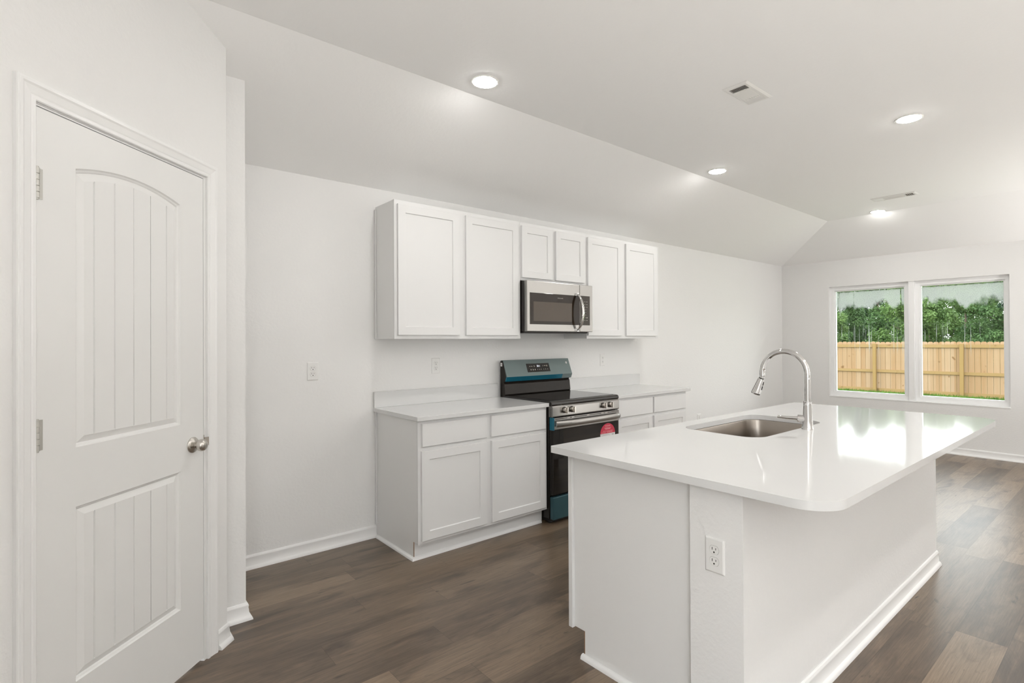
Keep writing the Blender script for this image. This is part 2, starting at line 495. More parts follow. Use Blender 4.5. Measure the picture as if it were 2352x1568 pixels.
def text(name, s, size, m, parent, M, align='CENTER'):
    cu = bpy.data.curves.new(name, 'FONT'); cu.body = s; cu.size = size; cu.align_x = align; cu.align_y = 'CENTER'; cu.extrude = 0.0003
    tmp = bpy.data.objects.new(name, cu); COL.objects.link(tmp)
    bpy.context.view_layer.update()
    me = bpy.data.meshes.new_from_object(tmp.evaluated_get(bpy.context.evaluated_depsgraph_get()))
    bpy.data.objects.remove(tmp); bpy.data.curves.remove(cu)
    me.transform(M); me.materials.clear(); me.materials.append(MATS[m]); me.name = name
    o = bpy.data.objects.new(name, me); COL.objects.link(o)
    o.parent = parent
    if parent.type == 'EMPTY': o.matrix_parent_inverse = Matrix.Translation(-parent.location)
    return o


def face_M(x, y, z, tilt=0.0):
    """text plane facing -Y (towards the room), tilted back by tilt"""
    return Matrix.Translation((x, y, z)) @ Matrix.Rotation(math.pi / 2 - tilt, 4, 'X')


# ------------------------------------------------------------------ room shell
def ceil_z(x, y):
    return min(H1, H0 + SLOPE * max(0.0, -y), H0 + SLOPE * max(0.0, XW - x))


def wall_run(bm, pts, nrm, thick=0.115, z0=0.0, over=0.03):
    """vertical wall over a straight run of plan points (room side), following the ceiling"""
    nrm = Vector((nrm[0], nrm[1]))
    rings = []
    for x, y in pts:
        zt = ceil_z(x, y) + over
        bx, by = x - nrm.x * thick, y - nrm.y * thick
        rings.append([(x, y, z0), (x, y, zt), (bx, by, zt), (bx, by, z0)])
    return loft(bm, rings, True, True, True)


struct('floor', box(B(), XL - 0.2, XW + 0.15, YF - 0.15, 0.15, -0.10, 0.0), 'wood_planks')

bm = B()
A_, B_, C_, D_ = (XL - .1, -CREASE, H1), (XW - CREASE, -CREASE, H1), (XW + .002, .002, H0), (XL - .1, .002, H0)
E_, F_, G_ = (XW - CREASE, YF - .05, H1), (XW + .002, YF - .05, H0), (XL - .1, YF - .05, H1)
vs = {k: bm.verts.new(v) for k, v in zip('ABCDEFG', (A_, B_, C_, D_, E_, F_, G_))}
for k in ('ABCD', 'BEFC', 'AGEB'):
    bm.faces.new([vs[c] for c in k])
o = struct('ceiling', bm, 'ceiling_paint')
sm = o.modifiers.new('thickness', 'SOLIDIFY'); sm.thickness = 0.08; sm.offset = 1.0
if o.data.polygons[0].normal.z < 0:
    o.data.flip_normals()

struct('wall_back', box(B(), XL - .2, XW + .15, 0.0, 0.12, 0, H0 + 0.09), 'wall_paint')
WY0, WY1, WZ0, WZ1 = -2.552, -0.655, 0.605, 2.112
bm = B()
box(bm, XW, XW + .15, WY1, 0.0, 0, H0 + .09); box(bm, XW, XW + .15, YF - .05, WY0, 0, H0 + .09)
box(bm, XW, XW + .15, WY0, WY1, 0, WZ0); box(bm, XW, XW + .15, WY0, WY1, WZ1, H0 + .09)
struct('wall_right', bm, 'wall_paint')
bm = B()
box(bm, XL - .1, XW, YF - .12, YF, 0, H1 + .06)
struct('wall_front', bm, 'wall_paint')

# the diagonal pantry wall: local (d along the wall, off towards the room, z)
R2 = math.sqrt(0.5)
DC = -0.1582


def DW(d, off, z):
    return Vector((DC + R2 * d + R2 * off, -1.5 + R2 * d - R2 * off, z))


def dxy(d, off=0.0):
    p = DW(d, off, 0); return (p.x, p.y)


D_END = 0.984
DL, DR, DT = 0.092, 0.833, 2.104          # rough opening of the pantry door
D_BRK = (1.5 - CREASE) / R2
D_LEFT = (XL - DC) / R2
bm = B()
NRM = (R2, -R2)
wall_run(bm, [dxy(D_LEFT), dxy(DL)], NRM)
wall_run(bm, [dxy(DL), dxy(D_BRK), dxy(DR)], NRM, z0=DT)
wall_run(bm, [dxy(DR), dxy(D_END)], NRM)
struct('wall_pantry', bm, 'wall_paint')
cx, cy = dxy(D_END)
STX, STY = 0.652, -0.645                  # free corner of the short wall beside the range alcove
bm = B()
zt = lambda y: ceil_z(1, y) + .03
loft(bm, [[(cx, y, 0), (cx, y, zt(y)), (cx - .115, y, zt(y)), (cx - .115, y, 0)] for y in (cy, STY)])
loft(bm, [[(x, STY, 0), (x, STY, zt(STY)), (x, STY + .115, zt(STY)), (x, STY + .115, 0)] for x in (cx - .115, STX)])
loft(bm, [[(STX, y, 0), (STX, y, zt(y)), (STX - .115, y, zt(y)), (STX - .115, y, 0)] for y in (STY + .115, -0.001)])
struct('wall_alcove', bm, 'wall_paint')
lx, ly = XL, dxy(D_LEFT)[1]
bm = B(); ys_ = [YF - .05] + [v for ab in FILL_OPENINGS for v in ab] + [ly]
for i in range(0, len(ys_), 2): box(bm, XL - .12, XL, ys_[i], ys_[i + 1], 0, H1 + .06)
for a, b in FILL_OPENINGS: box(bm, XL - .12, XL, a, b, 0, .13); box(bm, XL - .12, XL, a, b, 2.23, H1 + .06)
struct('wall_left', bm, 'wall_paint')

BASE = [(0, 0), (0, .083), (.0045, .083), (.0075, .0795), (.0080, .0755), (.0105, .073), (.0110, .068), (.0095, .060), (.0115, .048), (.0130, .022), (.0150, .020), (.0210, .0165), (.0260, .0090), (.0275, .0), ]
SHOE = [(0, 0), (0, .020), (.006, .0195), (.0125, .016), (.0165, .0095), (.0180, .0)]


def trim(name, paths, prof=BASE):
    bm = B()
    for p in paths: sweep(bm, p, prof)
    return struct(name, bm, 'trim_white', smooth=True, angle=50)


trim('baseboard_back', [[(STX + .001, 0), (1.630, 0)], [(4.600, 0), (XW, 0), (XW, -0.02)]])
trim('baseboard_right', [[(XW, 0), (XW, YF)]])
trim('baseboard_pantry', [[dxy(0.909), (cx, cy), (cx, STY + .03)], [dxy(D_LEFT), dxy(0.034)]])
trim('baseboard_alcove', [[(cx - .02, STY), (STX, STY), (STX, -0.001)]])
trim('baseboard_left', [[(XL, YF), (XL, ly)]])

# door casing (trim_1) with jamb, mitred around the opening
CAS = [(0, 0), (0, .009), (.003, .0115), (.012, .0115), (.0155, .0095), (.019, .0110), (.040, .0150), (.046, .0180), (.0520, .0180), (.0540, .0150), (.0585, .0150), (.0600, .012), (.0600, 0)]
c0, c1, ct = 0.0935, 0.8445, 2.1085
bm = B()
rows = []
for k in range(4):
    r = []
    for u, t in CAS:
        d = (c0 - u) if k < 2 else (c1 + u); z = 0.0 if k in (0, 3) else ct + u
        r.append(DW(d, t, z))
    rows.append(r)
loft(bm, rows)
for a, b in ((DL - .001, 0.0955), (0.8300, DR + .001)):
    prism(bm, [DW(a, -.115, 0), DW(b, -.115, 0), DW(b, 0.0, 0), DW(a, 0.0, 0)], (0, 0, DT))
prism(bm, [DW(DL, -.115, DT - .004), DW(DR, -.115, DT - .004), DW(DR, .0, DT - .004), DW(DL, .0, DT - .004)], (0, 0, .006))
for a, b in ((0.0955, 0.108), (0.8180, 0.8300)):
    prism(bm, [DW(a, -.075, 0), DW(b, -.075, 0), DW(b, -.040, 0), DW(a, -.040, 0)], (0, 0, DT - .004))
struct('trim_1', bm, 'trim_white')


# the two-panel plank door with an arched top panel
def door_mesh():
    bm = B()
    d0, d1, z0, z1 = 0.0985, 0.8265, 0.016, 2.0965
    NB = 33
    specs = []
    grooves = [0.300, 0.381, 0.462, 0.543, 0.622]
    for (pz0, pz1, rise) in ((0.290, 0.854, 0.0), (1.046, 1.949, 0.036)):
        specs.append((0.2290, 0.6920, pz0, pz1, rise))
    ins = [0.0, 0.004, 0.0085, 0.012, 0.033]
    dep = [0.0, -0.0055, -0.0075, -0.0115, -0.0035]

    def ring(sp, inset, depth, xs):
        a, b, pz0, pz1, rise = sp
        out = [(a + inset, pz0 + inset)] + [(b - inset, pz0 + inset)]
        xm, hw = (a + b) / 2, (b - a) / 2 - inset
        for x in reversed(xs):
            x = min(max(x, -1), 1)
            out.append((xm + hw * x, pz1 - inset + rise * (1 - x * x)))
        return [DW(x, depth, z) for x, z in out]

    a, b = specs[0][0], specs[0][1]
    xm, hw4 = (a + b) / 2, (b - a) / 2 - ins[-1]
    bp = {-1.0, 1.0}
    for g in grooves:
        for q in (-.0034, 0, .0034): bp.add((g + q - xm) / hw4)
    for k in range(1, 24): bp.add(-1 + 2 * k / 24)
    xs = sorted(bp)
    ob = [bm.verts.new(DW(d, 0, z)) for d, z in ((d0, z0), (d1, z0), (d1, z1), (d0, z1))]
    es = [bm.edges.new((ob[i], ob[(i + 1) % 4])) for i in range(4)]
    fields = []
    for sp in specs:
        prev = None
        for i, (q, dp) in enumerate(zip(ins, dep)):
            vs_ = [bm.verts.new(p) for p in ring(sp, q, dp, xs)]
            n = len(vs_)
            if i == 0: es += [bm.edges.new((vs_[k], vs_[(k + 1) % n])) for k in range(n)]
            else:
                for k in range(n): bm.faces.new((prev[k], prev[(k + 1) % n], vs_[(k + 1) % n], vs_[k]))
            prev = vs_
        fields.append((sp, prev))
    bmesh.ops.triangle_fill(bm, use_beauty=True, edges=es)
    gset = {round((g - xm) / hw4, 5) for g in grooves}
    for sp, lp in fields:
        tops = lp[2:][::-1]
        bots, inb, intp = [], [], []
        for i, x in enumerate(xs):
            if i == 0: bots.append(lp[0])
            elif i == len(xs) - 1: bots.append(lp[1])
            else: bots.append(bm.verts.new(DW(xm + hw4 * x, dep[-1], sp[2] + ins[-1])))
            g_ = 0.0062 if round(x, 5) in gset else 0.0       # V groove, run out just short of the field edge
            dn = Vector((R2, -R2, 0)) * g_
            inb.append(bm.verts.new(bots[-1].co + Vector((0, 0, .004)) - dn))
            intp.append(bm.verts.new(tops[i].co - Vector((0, 0, .004)) - dn))
        for rows_a, rows_b in ((bots, inb), (inb, intp), (intp, tops)):
            for i in range(len(xs) - 1):
                bm.faces.new((rows_a[i], rows_a[i + 1], rows_b[i + 1], rows_b[i]))
    bb = [bm.verts.new(DW(d, -.035, z)) for d, z in ((d0, z0), (d1, z0), (d1, z1), (d0, z1))]
    for i in range(4):
        j = (i + 1) % 4
        bm.faces.new((ob[i], ob[j], bb[j], bb[i]))
    bm.faces.new(bb[::-1])
    return bm


door = struct('door_1', door_mesh(), 'door_white')
for zc in (1.865, 1.106, 0.235):
    bm = B()
    p = DW(0.0975, 0.0065, 0)
    for k in range(5):
        za = zc - .046 + k * .0184
        lathe(bm, [(.0060, za + .0005), (.0068, za + .001), (.0068, za + .0174), (.0060, za + .0179)], Matrix.Translation((p.x, p.y, 0)), 14)
    lathe(bm, [(.0045, zc - .050), (.0045, zc + .050)], Matrix.Translation((p.x, p.y, 0)), 12)
    prism(bm, [DW(0.0975, .0, zc - .046), DW(0.1200, .0, zc - .046), DW(0.1200, .0015, zc - .046), DW(0.0975, .0015, zc - .046)], (0, 0, .092))
    obj('hinge', bm, 'hinge_paint', door, smooth=True)
kM = Matrix.Translation(DW(0.762, 0, 0.950)) @ Matrix(((R2, 0, R2, 0), (R2, 0, -R2, 0), (0, 1, 0, 0), (0, 0, 0, 1)))
knob = obj('door_knob', lathe(B(), [(0.0, .012), (.0125, .012), (.0115, .018), (.0130, .022), (.0185, .026), (.0238, .032), (.0255, .0405), (.0242, .048), (.0195, .0545), (.0120, .0580), (.0, .0590)], kM, 40, False), 'satin_nickel', door, smooth=True, angle=80)
obj('rosette', lathe(B(), [(.0, 0), (.0335, 0), (.0335, .0025), (.0315, .0052), (.0240, .0085), (.0170, .0110), (.0135, .0130), (0, .0135)], kM, 40, False), 'satin_nickel', knob, smooth=True, angle=60)
bm = B(); prism(bm, [DW(.8268, -.028, .925), DW(.8296, -.028, .925), DW(.8296, .003, .925), DW(.8268, .003, .925)], (0, 0, .056))
prism(bm, [DW(.8296, .003, .935), DW(.8430, .0130, .935), DW(.8430, .0145, .935), DW(.8296, .005, .935)], (0, 0, .036))
obj('strike_plate', bm, 'satin_nickel', door)

# windows: one drywall opening, two vinyl units side by side
XG = XW + 0.085


def window(name, y0, y1):
    bm = B()
    fwid = 0.050
    for (a, b, c, d) in ((y0, y1, WZ0, WZ0 + fwid), (y0, y1, WZ1 - fwid, WZ1), (y0, y0 + fwid * .9, WZ0 + fwid, WZ1 - fwid), (y1 - fwid * .9, y1, WZ0 + fwid, WZ1 - fwid)):
        box(bm, XG - .035, XG + .045, a, b, c, d)
    i0, i1, j0, j1 = y0 + fwid * .9, y1 - fwid * .9, WZ0 + fwid, WZ1 - fwid
    s = 0.016
    for (a, b, c, d) in ((i0, i1, j0, j0 + s), (i0, i1, j1 - s, j1), (i0, i0 + s, j0 + s, j1 - s), (i1 - s, i1, j0 + s, j1 - s)):
        box(bm, XG - .012, XG + .030, a, b, c, d)
    fr = struct(name, bm, 'vinyl_white')
    obj('pane', box(B(), XG, XG + .004, i0 + s - .004, i1 - s + .004, j0 + s - .004, j1 - s + .004), 'misted_glass', fr)


window('window_1', -1.585, WY1)
window('window_2', WY0, -1.648)
bm = B(); box(bm, XW + .012, XW + .13, -1.648, -1.585, WZ0, WZ1)
struct('trim_2', bm, 'vinyl_white', bevel=.003)
bm = B()
box(bm, XW - .006, XG - .035, WY0 - .004, WY1 + .004, WZ0 - .016, WZ0 + .001)
struct('trim_3', bm, 'vinyl_white', bevel=.004)

# ------------------------------------------------------------------ cabinets along the back wall


def shaker(x0, x1, z0, z1, y, rail=0.055, t=0.019, rec=0.0075):
    """door facing -Y with its back at y"""
    bm = B(); f = y - t

    def r(i, yy): return [bm.verts.new(p) for p in ((x0 + i, yy, z0 + i), (x1 - i, yy, z0 + i), (x1 - i, yy, z1 - i), (x0 + i, yy, z1 - i))]
    rs = [r(0, y), r(0, f + .0015), r(.0015, f), r(rail, f), r(rail + .004, f + rec)]
    bm.faces.new(rs[0][::-1])
    for a, b in zip(rs, rs[1:]):
        for i in range(4): bm.faces.new((a[i], a[(i + 1) % 4], b[(i + 1) % 4], b[i]))
    bm.faces.new(rs[-1])
    return bm


def flat_front(x0, x1, z0, z1, y, t=0.019):
    bm = B(); f = y - t

    def r(i, yy): return [bm.verts.new(p) for p in ((x0 + i, yy, z0 + i), (x1 - i, yy, z0 + i), (x1 - i, yy, z1 - i), (x0 + i, yy, z1 - i))]
    rs = [r(0, y), r(0, f + .003), r(.003, f)]
    bm.faces.new(rs[0][::-1])
    for a, b in zip(rs, rs[1:]):
        for i in range(4): bm.faces.new((a[i], a[(i + 1) % 4], b[(i + 1) % 4], b[i]))
    bm.faces.new(rs[-1])
    return bm


def frame_mesh(x0, x1, z0, z1, yf, cells, t=0.019):
    """face frame = plate with openings; cells are (x0,x1,z0,z1)"""
    bm = B()
    xs_ = sorted({x0, x1, *[c[0] for c in cells], *[c[1] for c in cells]})
    zs_ = sorted({z0, z1, *[c[2] for c in cells], *[c[3] for c in cells]})
    for i in range(len(xs_) - 1):
        for j in range(len(zs_) - 1):
            mx_, mz_ = (xs_[i] + xs_[i + 1]) / 2, (zs_[j] + zs_[j + 1]) / 2
            if any(c[0] < mx_ < c[1] and c[2] < mz_ < c[3] for c in cells): continue
            box(bm, xs_[i], xs_[i + 1], yf, yf + t, zs_[j], zs_[j + 1])
    bmesh.ops.remove_doubles(bm, verts=bm.verts, dist=1e-5)
    dead = [f for f in bm.faces if any(f2 is not f and set(f2.verts) == set(f.verts) for f2 in f.verts[0].link_faces)]
    bmesh.ops.delete(bm, geom=dead, context='FACES_ONLY')
    return bm


YU = -0.2944
UZ0, UZ1 = 1.401, 2.341


def wall_cabinet(label, x0, x1, z0, doors):
    t = thing('wall_cabinet', label, 'cabinet', ((x0 + x1) / 2, -0.15, z0), 'white wall cabinets over the range wall')
    s = .0005
    obj('cabinet_box', box(B(), x0 + s, x1 - s, YU + .019, -0.0015, z0 + .001, UZ1 - .001), 'cabinet_side', t, bevel=.0008)
    obj('face_frame', frame_mesh(x0 + s, x1 - s, z0, UZ1, YU, [(a + .012, b - .012, c + .012, d - .012) for a, b, c, d in doors]), 'cabinet_white', t)
    for a, b, c, d in doors:
        obj('door', shaker(a, b, c, d, YU), 'cabinet_white', t)
    return t


ca = wall_cabinet('white two-door wall cabinet left of the microwave', 1.631, 2.724, UZ0, [(1.652, 2.139, 1.427, 2.312), (2.197, 2.694, 1.427, 2.312)])
obj('scribe_molding', box(B(), 1.6215, 1.6312, -0.022, -0.0015, UZ0, UZ1 - .02), 'cabinet_white', ca, bevel=.002)
wall_cabinet('short white two-door wall cabinet above the microwave', 2.724, 3.496, 1.873, [(2.732, 3.067, 1.894, 2.312), (3.107, 3.456, 1.894, 2.312)])
wall_cabinet('white two-door wall cabinet right of the microwave', 3.496, 4.557, UZ0, [(3.501, 3.966, 1.427, 2.312), (4.032, 4.523, 1.427, 2.312)])

YB, TOEY = -0.610, -0.548
CZ0, CZ1 = 0.886, 0.914


def base_cabinet(label, x0, x1, drawers, doors, shoe_paths):
    t = thing('base_cabinet', label, 'cabinet', ((x0 + x1) / 2, -0.3, 0), 'white base cabinets beside the range')
    bm = B()
    prof = [(0, -0.0015, 0.0), (0, -0.0015, CZ0), (0, YB + .019, CZ0), (0, YB + .019, 0.114), (0, TOEY, 0.114), (0, TOEY, 0.0)]
    prism(bm, [(x0 + .0005, y, z) for _, y, z in prof], (x1 - x0 - .001, 0, 0))
    obj('cabinet_box', bm, 'cabinet_side', t)
    cells = [(a + .012, b - .012, c + .012, d - .012) for a, b, c, d in drawers + doors]
    obj('face_frame', frame_mesh(x0, x1, 0.110, CZ0, YB, cells), 'cabinet_white', t)
    for a, b, c, d in drawers: obj('drawer_front', flat_front(a, b, c, d, YB), 'cabinet_white', t)
    for a, b, c, d in doors: obj('door', shaker(a, b, c, d, YB), 'cabinet_white', t)
    obj('toe_kick', box(B(), x0 + .004, x1 - .002, TOEY - .005, TOEY, 0.0, 0.112), 'cabinet_white', t)
    bm = B()
    for p in shoe_paths: sweep(bm, p, SHOE)
    obj('shoe_molding', bm, 'trim_white', t, smooth=True, angle=50)
    return t


bx0, bx1 = 1.631, 2.716
bc = base_cabinet('white base cabinet with two drawers and two doors left of the range', bx0, bx1,
                  [(1.654, 2.151, 0.720, 0.866), (2.191, 2.694, 0.720, 0.866)], [(1.650, 2.149, 0.131, 0.694), (2.193, 2.694, 0.131, 0.694)],
                  [[(bx0, -0.028), (bx0, TOEY - .005), (2.700, TOEY - .005)][::-1][::-1]])
obj('scribe_molding', box(B(), 1.6215, 1.6312, -0.022, -0.0015, 0.088, CZ0 - .001), 'cabinet_white', bc, bevel=.002)
obj('raw_panel_edge', box(B(), bx0 + .0006, bx0 + .0042, TOEY - .0056, TOEY - .0002, 0.019, .1135), 'raw_board', bc)
base_cabinet('white base cabinet with two drawers and two doors right of the range', 3.502, 4.566,
             [(3.520, 4.013, 0.720, 0.866), (4.034, 4.540, 0.720, 0.866)], [(3.520, 4.009, 0.131, 0.694), (4.034, 4.540, 0.131, 0.694)],
             [[(3.505, TOEY - .005), (4.566, TOEY - .005), (4.566, -0.028)]])


def countertop(label, x0, x1):
    t = thing('countertop', label, 'countertop', ((x0 + x1) / 2, -0.32, CZ0), 'white quartz tops on the range wall')
    obj('slab', box(B(), x0, x1, -0.6415, -0.001, CZ0, CZ1), 'quartz', t, bevel=.002)
    return t


c1_ = countertop('white quartz countertop with backsplash left of the range', 1.612, 2.718)
obj('backsplash', box(B(), 1.612, 2.705, -0.021, -0.0012, CZ1, 1.026), 'quartz', c1_, bevel=.002)
c2_ = countertop('white quartz countertop with backsplash right of the range', 3.497, 4.603)
obj('backsplash', box(B(), 3.500, 4.603, -0.021, -0.0012, CZ1, 1.026), 'quartz', c2_, bevel=.002)

# ------------------------------------------------------------------ microwave over the range
MX0, MX1, MZ0, MZ1, MY = 2.7285, 3.4865, 1.459, 1.8665, -0.375
t = thing('microwave', 'stainless steel over-the-range microwave with dark glass door and bowed handle', 'microwave', (3.107, -0.19, MZ0))
bm = B(); box(bm, MX0 + .004, MX1 - .004, -0.335, -0.003, MZ0, MZ1)
obj('case', bm, 'black_enamel', t, bevel=.003)
bm = B(); box(bm, MX0 + .012, MX1 - .012, -0.325, -0.02, MZ0 - .012, MZ0 + .001)
obj('vent_base', bm, 'black_plate', t, bevel=.003)
SEAM = 3.3265
bm = B()
box(bm, MX0, SEAM - .001, MY, -0.336, MZ0, MZ1)
dr = obj('door', bm, 'stainless', t, bevel=.004)
obj('glass', box(B(), 2.757, SEAM - .002, MY - .0012, MY + .001, 1.517, 1.7705), 'bronze_glass', dr, bevel=.001)
obj('viewing_window', box(B(), 2.795, 3.2320, MY - .0017, MY, 1.5435, 1.7000), 'tinted_window', dr)
text('brand_lettering', 'FRIGIDAIRE', 0.0128, 'print_light', dr, face_M(3.093, MY - .0018, 1.7370))
bm = B(); hx = 3.300
pts = []
for k in range(25):
    u = -1 + 2 * k / 24
    pts.append((hx - .012 + .010 * (1 - u * u), MY - .010 - .058 * (1 - u * u) ** 0.75, 1.627 + u * .155))
rings = []
for i, p in enumerate(pts):
    q0, q1 = Vector(pts[max(i - 1, 0)]), Vector(pts[min(i + 1, 24)])
    d = (q1 - q0).normalized(); nx = Vector((1, 0, 0)); ny = nx.cross(d).normalized()
    rings.append([Vector(p) + nx * (a * .0135) + ny * (b * .0065) for a, b in ((-1, -.6), (-.75, -1), (.75, -1), (1, -.6), (1, .6), (.75, 1), (-.75, 1), (-1, .6))])
loft(bm, rings)
for zz in (1.474, 1.780): box(bm, hx - .023, hx + .000, MY - .016, MY + .001, zz - .012, zz + .012)
obj('handle', bm, 'chrome', dr, smooth=True, angle=40)
pn = obj('control_panel', box(B(), SEAM + .001, MX1, MY, -0.336, MZ0, MZ1), 'stainless', t, bevel=.004)
obj('keypad', box(B(), 3.3320, 3.4520, MY - .0012, MY + .001, 1.517, 1.7725), 'keypad_glass', pn, bevel=.001)


def marks(name, m, parent, spots, place):
    """rows of tiny print too small to read: (x, z, width, height)"""
    bm = B()
    for x, z, w_, h_ in spots:
        prism(bm, [place(x - w_ / 2, z - h_ / 2), place(x + w_ / 2, z - h_ / 2), place(x + w_ / 2, z + h_ / 2), place(x - w_ / 2, z + h_ / 2)], (0, -.0003, 0))
    return obj(name, bm, m, parent)


for k, r_ in enumerate(('1  2  3', '4  5  6', '7  8  9', '0')):
    text('key_lettering', r_, 0.0105, 'print_light', pn, face_M(3.392, MY - .0014, 1.6522 - k * .0231))
sp_ = []
for z in (1.7215, 1.6984, 1.6753, 1.5598):
    sp_ += [(3.363, z, .010, .0030), (3.387, z, .013, .0030), (3.413, z, .017, .0034)]
sp_ += [(3.363, 1.5829, .012, .0040), (3.414, 1.5829, .019, .0055)]
marks('key_print', 'print_light', pn, sp_, lambda x, z: (x, MY - .0011, z))

# ------------------------------------------------------------------ range
RX0, RX1 = 2.7255, 3.4875
RXC = (RX0 + RX1) / 2
t = thing('kitchen_range', 'freestanding black and stainless electric range with blue protective film', 'stove', (RXC, -0.33, 0))
bm = B(); box(bm, RX0, RX1, -0.628, -0.025, 0.035, 0.904)
obj('oven_body', bm, 'black_enamel', t, bevel=.003)
bm = B()
prism(bm, [(RX0 - .002, -.060, .904), (RX0 - .002, -.060, .9265), (RX0 - .002, -.630, .9265), (RX0 - .002, -.652, .9240), (RX0 - .002, -.664, .9150), (RX0 - .002, -.667, .9020), (RX0 - .002, -.664, .8935), (RX0 - .002, -.625, .8935)], (RX1 - RX0 + .004, 0, 0))
ck = obj('cooktop', bm, 'black_enamel', t, smooth=True, angle=25)
obj('glass_surface', slab(B(), rrect(RX0 + .016, RX1 - .016, -.628, -.088, .012), [], .9262, .9285), 'black_glass', ck)
# back guard
bm = B()
prism(bm, [(RX0, -.026, .90), (RX0, -.026, 1.214), (RX0, -.060, 1.2165), (RX0, -.104, 1.086), (RX0, -.088, 1.046), (RX0, -.070, 1.034), (RX0, -.082, 1.020), (RX0, -.092, .936), (RX0, -.084, .9265)], (RX1 - RX0, 0, 0))
bg = obj('back_guard', bm, 'black_plate', t, bevel=.001)
tilt = math.atan2(.117 - .062, 1.2205 - 1.083)
sp0, sp1 = Vector((0, -.062, 1.2205)), Vector((0, -.117, 1.083))
bm = B()
prism(bm, [(RX0 + .001, -.030, 1.2150), (RX0 + .001, -.030, 1.2205), (RX0 + .001, sp0.y, sp0.z), (RX0 + .001, sp1.y, sp1.z), (RX0 + .001, -.104, 1.084), (RX0 + .001, -.060, 1.2145)], (RX1 - RX0 - .002, 0, 0))
cp = obj('control_face', bm, 'teal_film', t, bevel=.0015)
bm = B()
prism(bm, [(RX0 + .001, -.117, 1.0825), (RX0 + .001, -.101, 1.0440), (RX0 + .001, -.090, 1.0465), (RX0 + .001, -.104, 1.0835)], ((RX1 - RX0) * .84, 0, 0))
obj('film_strip', bm, 'blue_film', t)
bm = B()
prism(bm, [(RX0 + .001 + (RX1 - RX0) * .84, -.117, 1.0825), (RX0 + .001 + (RX1 - RX0) * .84, -.101, 1.0440), (RX0 + .001 + (RX1 - RX0) * .84, -.090, 1.0465), (RX0 + .001 + (RX1 - RX0) * .84, -.104, 1.0835)], ((RX1 - RX0) * .16 - .002, 0, 0))
obj('lip', bm, 'teal_film', t)


def on_face(x, z, lift=0.0):
    k = (sp0.z - z) / (sp0.z - sp1.z)
    p = sp0.lerp(sp1, k); n = Vector((0, -(sp0.z - sp1.z), -(sp0.y - sp1.y))).normalized()
    n = Vector((0, -math.cos(tilt), math.sin(tilt)))
    return Vector((x, p.y, z)) + n * lift


def face_panel(x0, x1, z0, z1, th):
    return prism(B(), [on_face(x0, z0, -.001), on_face(x1, z0, -.001), on_face(x1, z1, -.001), on_face(x0, z1, -.001)], Vector((0, -math.cos(tilt), math.sin(tilt))) * (th + .001))


dsp = obj('display', face_panel(2.963, 3.226, 1.112, 1.185, .0012), 'black_glass', t)
p = on_face(3.098, 1.1615, .0016)
text('display_lettering', '38:1', .024, 'display_digits', dsp, face_M(p.x, p.y, p.z, tilt))
sp_ = [(3.000, 1.162, .014, .0045), (3.022, 1.162, .014, .0045), (3.050, 1.162, .010, .012), (3.150, 1.163, .004, .010), (3.174, 1.163, .020, .0055), (3.198, 1.162, .009, .012)]
sp_ += [(x, 1.133, .0085, .010) for x in (3.004, 3.028, 3.052)] + [(x, 1.133, .0045, .008) for x in (3.082, 3.102, 3.122, 3.152, 3.176, 3.198)]
marks('display_print', 'print_light', dsp, sp_, lambda x, z: on_face(x, z, .0010))
lgM = Matrix.Translation(on_face(3.447, 1.182, .0002)) @ Matrix.Rotation(math.pi / 2 - tilt, 4, 'X')
bm = B(); lathe(bm, [(.0045, 0), (.0100, 0), (.0100, .0006), (.0045, .0006)], lgM, 24, False)
bm.verts.ensure_lookup_table()
bx_ = [lgM @ Vector(v) for v in ((-.0055, -.0015, 0), (.0055, .0035, 0), (.0055, .0060, 0), (-.0055, .0010, 0))]
prism(bm, bx_, (lgM.to_3x3() @ Vector((0, 0, .0007))))
obj('emblem', bm, 'sticker_pale', t)
obj('side_label', box(B(), RX0 - .0008, RX0, -.052, -.030, 1.170, 1.200), 'sticker_pale', t)
obj('side_label_print', box(B(), RX0 - .0012, RX0, -.045, -.037, 1.180, 1.192), 'print_grey', t)
# front: knob panel, oven door, drawer
RYF = -0.672
bm = B()
prism(bm, [(RX0, -.625, .806), (RX0, -.625, .8935), (RX0, -.661, .8935), (RX0, RYF, .880), (RX0, RYF - .002, .812), (RX0, -.668, .806)], (RX1 - RX0, 0, 0))
kp = obj('knob_panel', bm, 'stainless', t, bevel=.004)
for kx in (2.846, 2.925, 3.287, 3.367):
    M = Matrix.Translation((kx, RYF - .001, .8540)) @ Matrix.Rotation(math.pi / 2, 4, 'X')
    ring_ = obj('knob_collar', lathe(B(), [(.0240, -.004), (.0240, .003), (.0225, .004), (0.0, .004)], M, 32, False), 'black_plate', t, smooth=True)
    bm = B()
    lathe(bm, [(.0225, .004), (.0225, .010), (.0205, .026), (.0185, .0285), (0.0, .029)], M, 32, False)
    gp = [M @ Vector(v) for v in ((-.0060, -.0215, .020), (.0060, -.0215, .020), (.0060, .0215, .020), (-.0060, .0215, .020))]
    prism(bm, gp, M.to_3x3() @ Vector((0, 0, .020)))
    obj('knob', bm, 'satin_nickel', ring_, smooth=True, angle=40)
dr = obj('oven_door', box(B(), RX0 + .004, RX1 - .004, RYF + .002, -.630, .222, .800), 'black_enamel', t, bevel=.003)
obj('door_glass', box(B(), RX0 + .010, RX1 - .010, RYF + .0005, RYF + .004, .226, .711), 'black_glass', dr, bevel=.001)
bm = B(); box(bm, RX0 + .012, RX1 - .0045, RYF - .0035, RYF + .004, .712, .800)
obj('door_band', bm, 'stainless', dr, bevel=.003)
obj('edge_film', box(B(), RX0 + .001, RX0 + .0125, RYF - .004, -.635, .709, .803), 'blue_film', dr)
bm = B()
